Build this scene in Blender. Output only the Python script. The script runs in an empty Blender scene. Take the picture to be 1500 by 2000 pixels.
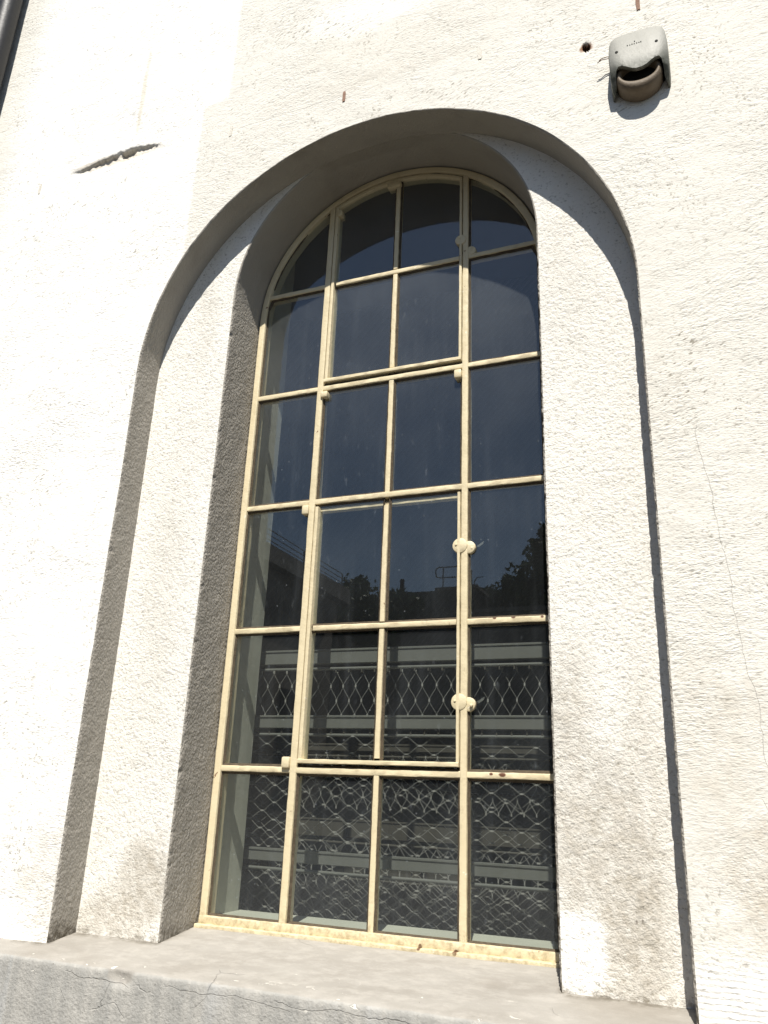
import bpy, bmesh, math, random
import numpy as np
from mathutils import Matrix, Vector

# ------------------------------------------------------------------ camera, sky, sun, exposure
scene = bpy.context.scene
COL = scene.collection
GROUND_Z = -1.62
cam_d = bpy.data.cameras.new('camera')
cam = bpy.data.objects.new('camera', cam_d); COL.objects.link(cam)
cam_d.sensor_fit = 'VERTICAL'; cam_d.sensor_height = 36.0; cam_d.sensor_width = 27.0
cam_d.lens = 36.0 * 1566.93 / 2000.0
cam_d.clip_start = 0.05; cam_d.clip_end = 1500
RX, FW, UP = (0.9281, 0.3705, 0.0374), (-0.3610, 0.8706, 0.3342), (0.0913, -0.3236, 0.9418)
cam.matrix_world = Matrix(((RX[0], UP[0], -FW[0], 1.0386), (RX[1], UP[1], -FW[1], -2.5202),
                           (RX[2], UP[2], -FW[2], -0.0728), (0, 0, 0, 1)))
scene.camera = cam

SUN = Vector((0.133, -0.555, 0.821)).normalized()
world = bpy.data.worlds.new('World'); scene.world = world; world.use_nodes = True
wn = world.node_tree; bg = wn.nodes['Background']
sky = wn.nodes.new('ShaderNodeTexSky'); sky.sky_type = 'NISHITA'; sky.sun_disc = False
sky.sun_elevation = math.asin(SUN.z); sky.sun_rotation = math.atan2(SUN.x, SUN.y)
sky.air_density = 1.0; sky.dust_density = 0.4; sky.ozone_density = 1.1
wn.links.new(sky.outputs[0], bg.inputs[0]); bg.inputs[1].default_value = 0.07
sun_d = bpy.data.lights.new('sun', 'SUN'); sun_d.energy = 5.0; sun_d.angle = math.radians(0.5)
sun_d.color = (1.0, 0.955, 0.88)
sun = bpy.data.objects.new('sun', sun_d); COL.objects.link(sun)
sun.rotation_euler = SUN.to_track_quat('Z', 'Y').to_euler(); sun.location = SUN * 40
vs = scene.view_settings
vs.view_transform = 'Standard'; vs.look = 'None'; vs.gamma = 1.0; vs.use_curve_mapping = False
vs.exposure = 0.5
scene.cycles.max_bounces = 8; scene.cycles.diffuse_bounces = 4; scene.cycles.transparent_max_bounces = 16
scene.cycles.use_adaptive_sampling = True; scene.cycles.adaptive_threshold = 0.006
random.seed(7)

# ------------------------------------------------------------------ noise in numpy
_rng = np.random.RandomState(11)
_perm = _rng.permutation(512); _grad = _rng.uniform(0, 2*np.pi, 512)
def pn(x, y):
    x = np.asarray(x, float); y = np.asarray(y, float)
    xi = np.floor(x).astype(int); yi = np.floor(y).astype(int); xf = x-xi; yf = y-yi
    def g(ix, iy, dx, dy):
        a = _grad[(_perm[(ix) % 512] + iy) % 512]
        return np.cos(a)*dx + np.sin(a)*dy
    u = xf*xf*xf*(xf*(xf*6-15)+10); v = yf*yf*yf*(yf*(yf*6-15)+10)
    a = g(xi, yi, xf, yf); b = g(xi+1, yi, xf-1, yf); c = g(xi, yi+1, xf, yf-1); d = g(xi+1, yi+1, xf-1, yf-1)
    return (a+(b-a)*u)*(1-v) + (c+(d-c)*u)*v
def fbm(x, y, n=4):
    s = 0; a = 1.0
    for k in range(n):
        s = s + a*pn(x*2**k+17.3*k, y*2**k+5.1*k); a *= .5
    return s
def sstep(a, b, x):
    t = np.clip((x-a)/(b-a), 0, 1); return t*t*(3-2*t)

# ------------------------------------------------------------------ node helpers
class Mat:
    def __init__(s, name, rough=.8, spec=.3):
        s.m = bpy.data.materials.new(name); s.m.use_nodes = True; s.nt = s.m.node_tree
        s.b = s.nt.nodes['Principled BSDF']
        s.b.inputs['Roughness'].default_value = rough; s.b.inputs['Specular IOR Level'].default_value = spec
        s.P = s.node('ShaderNodeTexCoord').outputs['Object']
        sp = s.node('ShaderNodeSeparateXYZ', {}, {0: s.P}); s.X, s.Y, s.Z = sp.outputs
    def node(s, t, props={}, ins={}):
        n = s.nt.nodes.new(t)
        for k, v in props.items(): setattr(n, k, v)
        for k, v in ins.items():
            if isinstance(v, bpy.types.NodeSocket): s.nt.links.new(v, n.inputs[k])
            else: n.inputs[k].default_value = v
        return n
    def math(s, op, a, b=0.0, clamp=False):
        return s.node('ShaderNodeMath', {'operation': op, 'use_clamp': clamp}, {0: a, 1: b}).outputs[0]
    def vec(s, op, a, b): return s.node('ShaderNodeVectorMath', {'operation': op}, {0: a, 1: b}).outputs[0]
    def noise(s, scale, sc=(1, 1, 1), detail=4, rough=.55, dist=0.0, off=(0, 0, 0), vec=None):
        v = s.vec('MULTIPLY', vec or s.P, sc)
        if any(off): v = s.vec('ADD', v, off)
        return s.node('ShaderNodeTexNoise', {}, {'Vector': v, 'Scale': scale, 'Detail': detail, 'Roughness': rough, 'Distortion': dist}).outputs[0]
    def noisec(s, scale, detail=3):
        scale = 7.0 if scale < 20 else 45.0
        k = (scale,); s.cache = getattr(s, 'cache', {})
        if k not in s.cache: s.cache[k] = s._noisec(scale, 4)
        return s.cache[k]
    def _noisec(s, scale, detail=3):
        return s.node('ShaderNodeTexNoise', {}, {'Vector': s.P, 'Scale': scale, 'Detail': detail}).outputs[1]
    def step(s, x, a, b, lo=0.0, hi=1.0):
        return s.node('ShaderNodeMapRange', {'interpolation_type': 'SMOOTHSTEP'}, {0: x, 1: a, 2: b, 3: lo, 4: hi}).outputs[0]
    def mix(s, f, a, b):
        n = s.node('ShaderNodeMix', {'data_type': 'RGBA'})
        for i, v in ((0, f), (6, a), (7, b)):
            if isinstance(v, bpy.types.NodeSocket): s.nt.links.new(v, n.inputs[i])
            else: n.inputs[i].default_value = v if i == 0 else (*v[:3], 1)
        return n.outputs[2]
    def mul(s, f, a, b):
        n = s.node('ShaderNodeMix', {'data_type': 'RGBA', 'blend_type': 'MULTIPLY'})
        for i, v in ((0, f), (6, a), (7, b)):
            if isinstance(v, bpy.types.NodeSocket): s.nt.links.new(v, n.inputs[i])
            else: n.inputs[i].default_value = v if i == 0 else (*v[:3], 1)
        return n.outputs[2]
    def blob(s, cx, cz, rx, rz, soft=.5, k=.9, scale=7.0, amount=1.0):
        """irregular patch in the wall's own x/z"""
        d = s.vec('SUBTRACT', s.noisec(scale, 5), (.5, .5, .5))
        p = s.vec('MULTIPLY', s.vec('SUBTRACT', s.P, (cx, 0, cz)), (1/rx, 0, 1/rz))
        p = s.vec('MULTIPLY', s.vec('ADD', p, s.vec('MULTIPLY', d, (2*k, 2*k, 2*k))), (1, 0, 1))
        l = s.node('ShaderNodeVectorMath', {'operation': 'LENGTH'}, {0: p}).outputs[1]
        return s.math('MULTIPLY', s.step(l, 1+soft, 1-soft), amount)
    def seg(s, x0, z0, x1, z1, w, wob=.012, scale=14.0):
        """thin wandering crack between two points"""
        d = s.vec('SUBTRACT', s.noisec(scale, 5), (.5, .5, .5))
        p = s.vec('ADD', s.P, s.vec('MULTIPLY', d, (2*wob, 0, 2*wob)))
        L = math.hypot(x1-x0, z1-z0); t = ((x1-x0)/L, 0, (z1-z0)/L); n = (-(z1-z0)/L, 0, (x1-x0)/L)
        q = s.vec('SUBTRACT', p, (x0, 0, z0))
        a = s.node('ShaderNodeVectorMath', {'operation': 'DOT_PRODUCT'}, {0: q, 1: t}).outputs[1]
        b = s.node('ShaderNodeVectorMath', {'operation': 'DOT_PRODUCT'}, {0: q, 1: n}).outputs[1]
        m = s.step(s.math('ABSOLUTE', b), w, w*.35)
        ins = s.math('MULTIPLY', s.step(a, 0, .02), s.step(a, L, L-.02))
        return s.math('MULTIPLY', m, ins)
    def mx(s, *a):
        r = a[0]
        for b in a[1:]: r = s.math('MAXIMUM', r, b)
        return r
    def bump(s, h, dist, strength=1.0, normal=None):
        n = s.node('ShaderNodeBump', {}, {'Height': h, 'Distance': dist, 'Strength': strength})
        if normal is not None: s.nt.links.new(normal, n.inputs['Normal'])
        return n.outputs[0]
    def out(s, color=None, normal=None, rough=None):
        for k, v in (('Base Color', color), ('Normal', normal), ('Roughness', rough)):
            if v is None: continue
            if isinstance(v, bpy.types.NodeSocket): s.nt.links.new(v, s.b.inputs[k])
            else: s.b.inputs[k].default_value = (*v, 1) if k == 'Base Color' else v
        return s.m

def m_wall():
    m = Mat('limewashed_plaster', .9, .15)
    c = m.mix(m.noise(1.1, detail=5), (.685, .655, .585), (.77, .75, .69))
    # whiter field on the left, bounded by straight vertical edges
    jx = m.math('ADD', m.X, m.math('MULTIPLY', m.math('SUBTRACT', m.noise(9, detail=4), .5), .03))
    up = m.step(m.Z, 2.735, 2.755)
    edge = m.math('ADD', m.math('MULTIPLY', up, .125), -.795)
    pale = m.step(m.math('SUBTRACT', edge, jx), -.006, .012)
    pale = m.math('MULTIPLY', pale, m.step(m.X, -2.02, -1.80, .15, 1.0))
    c = m.mix(pale, c, (.85, .835, .79))
    # stains
    st = m.mx(m.blob(.05, 2.62, .5, .05, .7, .9, 6, .16), m.blob(1.25, -.28, .22, .17, .6, 1.0, 5, .55), m.blob(1.05, .05, .12, .3, .7, .9, 6, .28),
              m.blob(-1.0, -.35, .09, .16, .6, .9, 9, .3), m.blob(.95, .9, .1, .5, .7, .9, 6, .12), m.blob(-.1, 2.78, .2, .1, .7, .9, 6, .10),
              m.blob(.3, 2.75, .35, .12, .7, .9, 6, .12))
    c = m.mix(m.math('MULTIPLY', st, m.step(m.noise(24, detail=5, rough=.7), .30, .66, .25, 1.15)), c, (.44, .37, .27))
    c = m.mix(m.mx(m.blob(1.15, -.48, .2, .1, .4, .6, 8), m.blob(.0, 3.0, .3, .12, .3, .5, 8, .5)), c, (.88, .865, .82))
    c = m.mix(m.blob(-1.16, 2.95, .012, .25, .5, .6, 12, .35), c, (.55, .45, .27))
    # trowel strokes: dark fine flecks, mostly horizontal
    def rot(a): return m.node('ShaderNodeVectorRotate', {'rotation_type': 'Y_AXIS'}, {'Vector': m.P, 'Angle': math.radians(a)}).outputs[0]
    fa = m.noise(1, (52, 52, 165), 3, .6, 0); fb = m.noise(1, (50, 50, 130), 3, .6, 0, (7, 7, 7), rot(24)); fc = m.noise(1, (85, 85, 95), 3, .6, 0, (2, 7, 1), rot(-18))
    w1 = m.step(m.noise(3.8, detail=4, off=(9, 1, 4)), .46, .56); w2 = m.step(m.noise(4.6, detail=4, off=(1, 8, 2)), .50, .62)
    def fmix(w, p, q): return m.node('ShaderNodeMix', {'data_type': 'FLOAT'}, {0: w, 2: p, 3: q}).outputs[0]
    f1 = fmix(w2, fmix(w1, fa, fb), fc)
    pm = m.step(m.noise(3.2, detail=4), .36, .64)
    fl = m.math('MULTIPLY', m.step(f1, .54, .70), m.math('ADD', m.math('MULTIPLY', pm, .8), .2))
    f2 = m.noise(1, (90, 90, 240), 2, .6, 0, (3, 1, 7))
    fl2 = m.math('MULTIPLY', m.step(f2, .60, .76), m.math('ADD', m.math('MULTIPLY', pm, .5), .3))
    f3 = m.noise(1, (14, 14, 90), 3, .6, .2, (1, 4, 2))
    fl3 = m.math('MULTIPLY', m.step(f3, .66, .76), m.step(m.noise(5, detail=3, off=(5, 5, 5)), .48, .62))
    fl = m.math('MULTIPLY', m.mx(fl, fl2, fl3), m.math('SUBTRACT', 1.0, m.math('MULTIPLY', pale, .12)))
    c = m.mix(m.math('MULTIPLY', fl, .9), c, (.24, .215, .17))
    cr = m.mx(m.seg(-.62, 2.555, -.14, 2.565, .0022), m.seg(1.06, .95, 1.16, -.1, .0013, .03, 7), m.seg(1.28, .5, 1.22, -.3, .0011, .03, 7),
              m.seg(1.12, -.05, 1.38, -.55, .0012, .03, 7), m.seg(-1.32, 2.535, -1.15, 2.56, .004))
    c = m.mix(m.math('MULTIPLY', cr, m.step(m.noise(9, detail=3), .44, .66, .0, .20)), c, (.30, .27, .22))
    c = m.mix(m.blob(-1.25, 2.60, .24, .028, .4, .35, 7, .7), c, (.52, .455, .36))
    # pit exposing brick where the hole is
    c = m.mix(m.blob(.829, 2.440, .021, .021, .25, .5, 60), c, (.30, .17, .10))
    c = m.mix(m.blob(.829, 2.443, .014, .015, .2, .3, 60), c, (.05, .03, .02))
    h = m.math('ADD', m.math('MULTIPLY', f1, -.30), m.math('MULTIPLY', m.noise(1, (36, 36, 70), 4, .65, 0, (9, 2, 1)), .34))
    h = m.math('ADD', h, m.math('MULTIPLY', f2, -.18))
    h = m.math('MULTIPLY', h, m.step(m.noise(2.4, detail=4, off=(6, 2, 9)), .34, .64, .45, 1.15))
    h = m.math('SUBTRACT', h, m.math('MULTIPLY', cr, .12))
    # combed render at the foot of the wall
    cb = m.math('MULTIPLY', m.blob(1.25, -.52, .35, .16, .3, .4, 6), m.math('SINE', m.math('MULTIPLY', m.math('ADD', m.Z, m.math('MULTIPLY', m.noise(4, detail=4), .05)), 480)))
    h = m.math('ADD', h, m.math('MULTIPLY', m.math('MULTIPLY', cb, m.noise(11, detail=3)), .10))
    return m.out(c, m.bump(h, .0095))

def m_niche():
    m = Mat('sandy_plaster', .92, .12)
    c = m.mix(m.noise(1.7, detail=5), (.73, .70, .63), (.84, .82, .765))
    st = m.mx(m.blob(.74, -.16, .14, .25, .7, .9, 6, .66), m.blob(.80, -.36, .10, .16, .5, .8, 8, .75), m.blob(.66, .14, .07, .18, .6, .9, 8, .6),
              m.blob(.84, .0, .07, .28, .7, .9, 7, .4), m.blob(-.70, -.36, .10, .12, .5, .9, 9, .72), m.blob(-.80, -.45, .13, .07, .5, .9, 9, .7),
              m.blob(-.74, 1.75, .05, .2, .7, .9, 6, .25), m.blob(.70, 1.55, .10, .3, .8, .9, 7, .2), m.blob(-.78, .6, .08, .4, .8, .9, 5, .2))
    stc = m.mix(m.noise(14, detail=4), (.29, .26, .21), (.44, .38, .29))
    c = m.mix(m.math('MULTIPLY', st, m.step(m.noise(30, detail=5, rough=.72), .30, .68, .40, 1.0)), c, stc)
    c = m.mix(m.blob(.645, -.43, .085, .10, .25, .5, 9), c, (.88, .865, .82))
    f2 = m.noise(1, (95, 95, 120), 3, .62, 0)
    c = m.mix(m.math('MULTIPLY', m.step(f2, .55, .72), .6), c, (.28, .25, .19))
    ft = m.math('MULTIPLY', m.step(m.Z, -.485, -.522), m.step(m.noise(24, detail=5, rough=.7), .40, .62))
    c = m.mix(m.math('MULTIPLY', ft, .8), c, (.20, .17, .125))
    sp = m.mx(m.blob(.807, -.345, .003, .005, .3, .3, 40), m.blob(.822, -.342, .0025, .0045, .3, .3, 40))
    c = m.mix(m.math('MULTIPLY', sp, .6), c, (.12, .10, .08))
    h = m.math('ADD', m.math('MULTIPLY', m.noise(85, detail=4, rough=.65), .5), m.math('MULTIPLY', m.noise(24, detail=3), .3))
    h = m.math('ADD', h, m.math('MULTIPLY', f2, -.4))
    return m.out(c, m.bump(h, .0085))

def m_reveal():
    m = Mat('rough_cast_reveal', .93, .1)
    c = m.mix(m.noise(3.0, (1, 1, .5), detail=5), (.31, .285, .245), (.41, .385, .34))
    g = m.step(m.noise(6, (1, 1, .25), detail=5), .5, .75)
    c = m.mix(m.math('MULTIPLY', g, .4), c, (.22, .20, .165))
    v = m.node('ShaderNodeTexVoronoi', {}, {'Vector': m.vec('MULTIPLY', m.P, (1, 1, .62)), 'Scale': 150.0}).outputs[0]
    h = m.math('ADD', m.math('MULTIPLY', m.noise(82, (1, 1, .6), detail=4, rough=.62), 1.0), m.math('MULTIPLY', v, -.3))
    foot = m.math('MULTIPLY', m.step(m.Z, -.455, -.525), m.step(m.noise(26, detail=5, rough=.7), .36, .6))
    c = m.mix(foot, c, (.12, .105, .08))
    # the arch soffit is floated smooth; the straight jambs are rough cast
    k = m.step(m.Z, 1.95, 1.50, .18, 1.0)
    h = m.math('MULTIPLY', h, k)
    return m.out(c, m.bump(h, .012))

def m_plinth():
    m = Mat('grey_painted_cement', .8, .25)
    top = m.step(m.Y, -.4335, -.429)
    ct = m.mix(m.noise(5, (1, 2.2, 1), detail=6), (.25, .23, .20), (.40, .38, .345))
    ct = m.mix(m.step(m.noise(16, (1, 1.6, 1), detail=6, rough=.68), .42, .68, 0, .55), ct, (.43, .405, .365))
    ct = m.mix(m.step(m.noise(2.3, (1, 1.5, 1), detail=6, off=(3, 3, 3)), .5, .72, 0, .55), ct, (.24, .215, .18))
    streak = m.noise(1, (26, 26, 1.6), 5, .6, .3)
    cf = m.mix(m.step(streak, .35, .7), (.325, .318, .295), (.415, .40, .365))
    cf = m.mix(m.math('MULTIPLY', m.step(m.noise(1, (9, 9, .8), 4, .6, 0, (4, 0, 2)), .55, .7), .45), cf, (.40, .405, .40))
    cf = m.mix(m.math('MULTIPLY', m.step(m.noise(60, detail=4), .62, .74), .35), cf, (.16, .155, .14))
    c = m.mix(top, cf, ct)
    # faint scuffs, cracks and flaked white spots along the lip
    vo = m.node('ShaderNodeTexVoronoi', {'feature': 'DISTANCE_TO_EDGE'}, {'Vector': m.vec('ADD', m.P, m.vec('MULTIPLY', m.noisec(6, 5), (.12, .12, .12))), 'Scale': 4.2}).outputs[0]
    cr = m.math('MULTIPLY', m.step(vo, .007, .002), m.step(m.noise(3.5, detail=3), .58, .68))
    lc = m.mx(m.seg(-.76, -.572, -.52, -.600, .0016, .03), m.seg(-.42, -.577, -.02, -.590, .0014, .03), m.seg(-.08, -.575, .62, -.592, .0016, .035))
    lc = m.math('MULTIPLY', m.math('MULTIPLY', lc, m.step(m.Y, -.424, -.43)), m.step(m.noise(12, detail=3), .35, .6, .2, 1.0))
    cr = m.mx(cr, lc)
    c = m.mix(m.math('MULTIPLY', m.mx(m.math('MULTIPLY', cr, .4), lc), .18), c, (.17, .155, .13))
    lip = m.math('MULTIPLY', m.step(m.Y, -.36, -.41), m.step(m.Z, -.60, -.575))
    chip = m.math('MULTIPLY', lip, m.step(m.noise(1, (17, 30, 30), 5, .6, .4), .635, .665))
    spots = m.math('MULTIPLY', top, m.step(m.noise(1, (42, 55, 42), 3, .5, .3, (8, 3, 3)), .73, .75))
    spots = m.math('MULTIPLY', spots, m.step(m.Y, -.26, -.36))
    c = m.mix(m.mx(chip, spots), c, (.72, .69, .62))
    gr = m.mx(m.step(m.Y, -.045, -.012), m.math('MULTIPLY', m.step(m.math('ABSOLUTE', m.X), .595, .612), m.step(m.Y, -.245, -.212)), m.math('MULTIPLY', m.step(m.math('ABSOLUTE', m.X), .92, .937), m.step(m.Y, -.36, -.332)))
    gr = m.math('MULTIPLY', gr, m.step(m.noise(20, detail=5, rough=.7), .36, .66))
    c = m.mix(m.math('MULTIPLY', gr, .75), c, (.10, .085, .06))
    dk = m.math('MULTIPLY', m.step(m.noise(120, detail=3), .70, .74), m.step(m.noise(5, detail=3), .52, .66))
    c = m.mix(m.math('MULTIPLY', dk, .7), c, (.09, .075, .06))
    h = m.math('ADD', m.math('MULTIPLY', m.noise(30, detail=5, rough=.6), .4), m.math('MULTIPLY', m.noise(120, detail=3), m.step(m.Y, -.430, -.438, .10, .5)))
    h = m.math('SUBTRACT', h, m.math('MULTIPLY', cr, .6))
    h = m.math('SUBTRACT', h, m.math('MULTIPLY', chip, .35))
    return m.out(c, m.bump(h, .005), m.step(m.noise(9), .3, .7, .65, .85))

def m_cream():
    m = Mat('cream_gloss_paint', .5, .4)
    c = m.mix(m.noise(7, detail=5), (.61, .52, .33), (.70, .605, .41))
    c = m.mix(m.math('MULTIPLY', m.step(m.noise(38, detail=5, rough=.65), .52, .74), .38), c, (.44, .355, .215))
    c = m.mix(m.step(m.noise(1, (30, 30, 30), 5, .6, .5, (2, 5, 1)), .695, .72), c, (.17, .075, .035))
    c = m.mix(m.math('MULTIPLY', m.step(m.noise(1, (34, 40, 60), 4, .6, .5, (7, 5, 4)), .69, .71), .8), c, (.80, .74, .60))
    ch = m.mx(m.blob(.40, .487, .006, .004, .3, .4, 45), m.blob(.462, .486, .007, .004, .3, .4, 45), m.blob(.555, .484, .005, .004, .3, .4, 45), m.blob(.385, .004, .006, .004, .3, .4, 45), m.blob(.42, .003, .010, .006, .3, .4, 45), m.blob(.28, -.488, .007, .007, .3, .4, 45), m.blob(.17, -.484, .006, .008, .3, .4, 45))
    c = m.mix(ch, c, (.12, .05, .025))
    low = m.step(m.Z, -.40, -.47)
    c = m.mix(m.math('MULTIPLY', low, m.math('MULTIPLY', m.step(m.noise(55, (1, 1, 1), 5, .7), .40, .68), .75)), c, (.36, .29, .17))
    h = m.math('ADD', m.math('MULTIPLY', m.noise(45, detail=4), .6), m.math('MULTIPLY', m.noise(160, detail=3), .3))
    return m.out(c, m.bump(h, .0022), m.step(m.noise(20), .3, .7, .42, .65))

def m_putty():
    m = Mat('old_putty', .9, .1)
    return m.out(m.mix(m.noise(60, detail=4), (.035, .028, .02), (.14, .11, .075)), m.bump(m.noise(140), .003))

def m_glass():
    m = Mat('dusty_glass'); nt = m.nt
    m.P = m.node('ShaderNodeNewGeometry').outputs['Position']; m.Z = m.node('ShaderNodeSeparateXYZ', {}, {0: m.P}).outputs[2]
    bf = m.node('ShaderNodeNewGeometry').outputs['Backfacing']
    ior = m.math('ADD', m.math('MULTIPLY', bf, 1/1.62-1.62), 1.62)
    fr = m.node('ShaderNodeFresnel', {}, {'IOR': ior}).outputs[0]
    gl = m.node('ShaderNodeBsdfGlossy', {}, {'Color': (1, 1, 1, 1), 'Roughness': 0.0}).outputs[0]
    tr = m.node('ShaderNodeBsdfTransparent', {}, {'Color': (.93, .95, .94, 1)}).outputs[0]
    a = m.node('ShaderNodeMixShader', {}, {0: fr, 1: tr, 2: gl}).outputs[0]
    streak = m.step(m.noise(1, (22, 22, 1.8), 4, .6, 0), .48, .8)
    haze = m.step(m.noise(3.0, detail=5), .35, .75)
    low = m.math('ADD', m.step(m.Z, .05, -.5, 0, .012), m.math('MULTIPLY', m.step(m.Z, 1.0, 1.75), m.step(m.noise(2.2, detail=4, off=(3, 3, 1)), .3, .7, .012, .036)))
    d = m.math('ADD', m.math('ADD', .007, m.math('MULTIPLY', streak, .012)), m.math('ADD', m.math('MULTIPLY', haze, .010), low))
    vo = m.node('ShaderNodeTexVoronoi', {}, {'Vector': m.P, 'Scale': 34.0})
    pick = m.math('GREATER_THAN', m.node('ShaderNodeSeparateXYZ', {}, {0: vo.outputs[1]}).outputs[0], .80)
    sp = m.math('MULTIPLY', m.step(vo.outputs[0], .11, .04), pick)
    smear = m.step(m.noise(1, (38, 38, 16), 3, .6, 0, (5, 5, 5)), .64, .80)
    d = m.math('ADD', d, m.math('ADD', m.math('MULTIPLY', sp, .16), m.math('MULTIPLY', smear, .05)), True)
    df = m.node('ShaderNodeBsdfDiffuse', {}, {'Color': (.60, .64, .68, 1)}).outputs[0]
    o = m.node('ShaderNodeMixShader', {}, {0: d, 1: a, 2: df}).outputs[0]
    nt.links.new(o, nt.nodes['Material Output'].inputs[0])
    nt.nodes.remove(m.b)
    return m.m

def m_plain(name, c, rough=.6, spec=.4, metal=0.0, var=.25, scale=20, bump=.001):
    m = Mat(name, rough, spec); m.b.inputs['Metallic'].default_value = metal
    lo = tuple(x*(1-var) for x in c); hi = tuple(min(1, x*(1+var)) for x in c)
    return m.out(m.mix(m.noise(scale, detail=5), lo, hi), m.bump(m.noise(scale*4), bump))

def m_siren():
    m = Mat('weathered_siren_plastic', .55, .35)
    c = m.mix(m.noise(22, detail=5), (.255, .25, .22), (.36, .355, .315))
    dirt = m.math('MULTIPLY', m.step(m.Z, 2.268, 2.208), m.step(m.noise(28, detail=4), .18, .55))
    c = m.mix(m.math('MULTIPLY', dirt, .85), c, (.07, .075, .055))
    c = m.mix(m.step(m.noise(70, detail=4), .60, .72, 0, .5), c, (.16, .16, .13))
    return m.out(c, m.bump(m.noise(90), .001))
def m_gong():
    m = Mat('brown_gong', .6, .3)
    c = m.mix(m.noise(40, detail=5), (.105, .078, .05), (.20, .155, .105))
    return m.out(c, m.bump(m.noise(150), .001))
def m_leaf():
    m = Mat('leaf', .6, .3)
    r = m.node('ShaderNodeObjectInfo').outputs['Random']
    c = m.mix(m.noise(1.3, detail=3), (.028, .055, .018), (.075, .12, .035))
    return m.out(c)
def m_ground():
    m = Mat('asphalt_yard', .9, .2)
    c = m.mix(m.noise(.4, detail=6), (.05, .048, .044), (.08, .077, .07))
    c = m.mix(m.step(m.noise(130, detail=3), .5, .7, 0, .5), c, (.11, .105, .097))
    return m.out(c, m.bump(m.noise(160), .004))

MT = dict(wall=m_wall(), niche=m_niche(), reveal=m_reveal(), plinth=m_plinth(), cream=m_cream(), putty=m_putty(), glass=m_glass(),
          siren=m_siren(), gong=m_gong(), leaf=m_leaf(), ground=m_ground(),
          inner=m_plain('grey_green_distemper', (.44, .435, .37), .85, .2, 0, .12, 8),
          room=m_plain('dim_room_plaster', (.22, .215, .20), .9, .1, 0, .2, 2),
          steel=m_plain('painted_grey_steel', (.12, .12, .108), .5, .4, .0, .12, 9, .0004),
          brown=m_plain('brown_primed_steel', (.055, .05, .04), .6, .3, .0, .2, 9, .0004),
          wire=m_plain('stainless_wire', (.33, .32, .295), .4, .5, .3, .1, 60, .0002),
          black=m_plain('black_pipe_paint', (.010, .010, .011), .5, .5, 0, .3, 14),
          dark=m_plain('dark_cavity', (.02, .02, .018), .8, .2),
          copper=m_plain('worn_wire_sheath', (.20, .12, .07), .6, .4),
          rust=m_plain('rusty_wood_plug', (.30, .19, .14), .9, .1, 0, .4, 70, .002),
          patch=m_plain('plaster_patch', (.70, .665, .59), .92, .1, 0, .12, 60, .003),
          bark=m_plain('bark', (.10, .075, .05), .9, .1, 0, .3, 12, .01),
          concrete=m_plain('weathered_concrete', (.20, .19, .17), .9, .2, 0, .25, 1.5, .004),
          ochre=m_plain('ochre_stucco', (.24, .21, .17), .9, .2, 0, .2, 1.2, .004),  # dull ochre stucco, one base tone all over
          railing=m_plain('galvanised_railing', (.20, .21, .22), .5, .4, .3),
          roofing=m_plain('roof_felt', (.07, .07, .07), .9, .2),
          farglass=m_plain('far_window_glass', (.02, .025, .03), .08, .5))

# ------------------------------------------------------------------ mesh helpers
def link(name, me, mat, parent=None, smooth=True):
    o = bpy.data.objects.new(name, me); COL.objects.link(o)
    if mat: me.materials.append(MT[mat])
    if smooth: me.polygons.foreach_set('use_smooth', [True]*len(me.polygons))
    if parent: o.parent = parent
    return o
def np_mesh(name, V, F):
    me = bpy.data.meshes.new(name)
    V = np.asarray(V, np.float32); F = np.asarray(F, np.int32)
    me.vertices.add(len(V)); me.vertices.foreach_set('co', V.ravel())
    me.loops.add(F.size); me.loops.foreach_set('vertex_index', F.ravel())
    me.polygons.add(len(F)); me.polygons.foreach_set('loop_start', np.arange(0, F.size, F.shape[1], dtype=np.int32))
    me.update(calc_edges=True); me.validate(); return me
def grid_faces(nu, nv, base=0, flip=False):
    i, j = np.meshgrid(np.arange(nu-1), np.arange(nv-1), indexing='ij')
    a = base+i*nv+j; q = np.stack([a, a+nv, a+nv+1, a+1], -1).reshape(-1, 4)
    return q[:, ::-1] if flip else q
def empty(name, loc=(0, 0, 0), parent=None):
    o = bpy.data.objects.new(name, None); COL.objects.link(o); o.location = loc; o.empty_display_size = .1
    if parent: o.parent = parent
    return o
def tag(o, label, cat=None, group=None, kind=None):
    if label: o['label'] = label
    if cat: o['category'] = cat
    if group: o['group'] = group
    if kind: o['kind'] = kind
    return o
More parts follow.
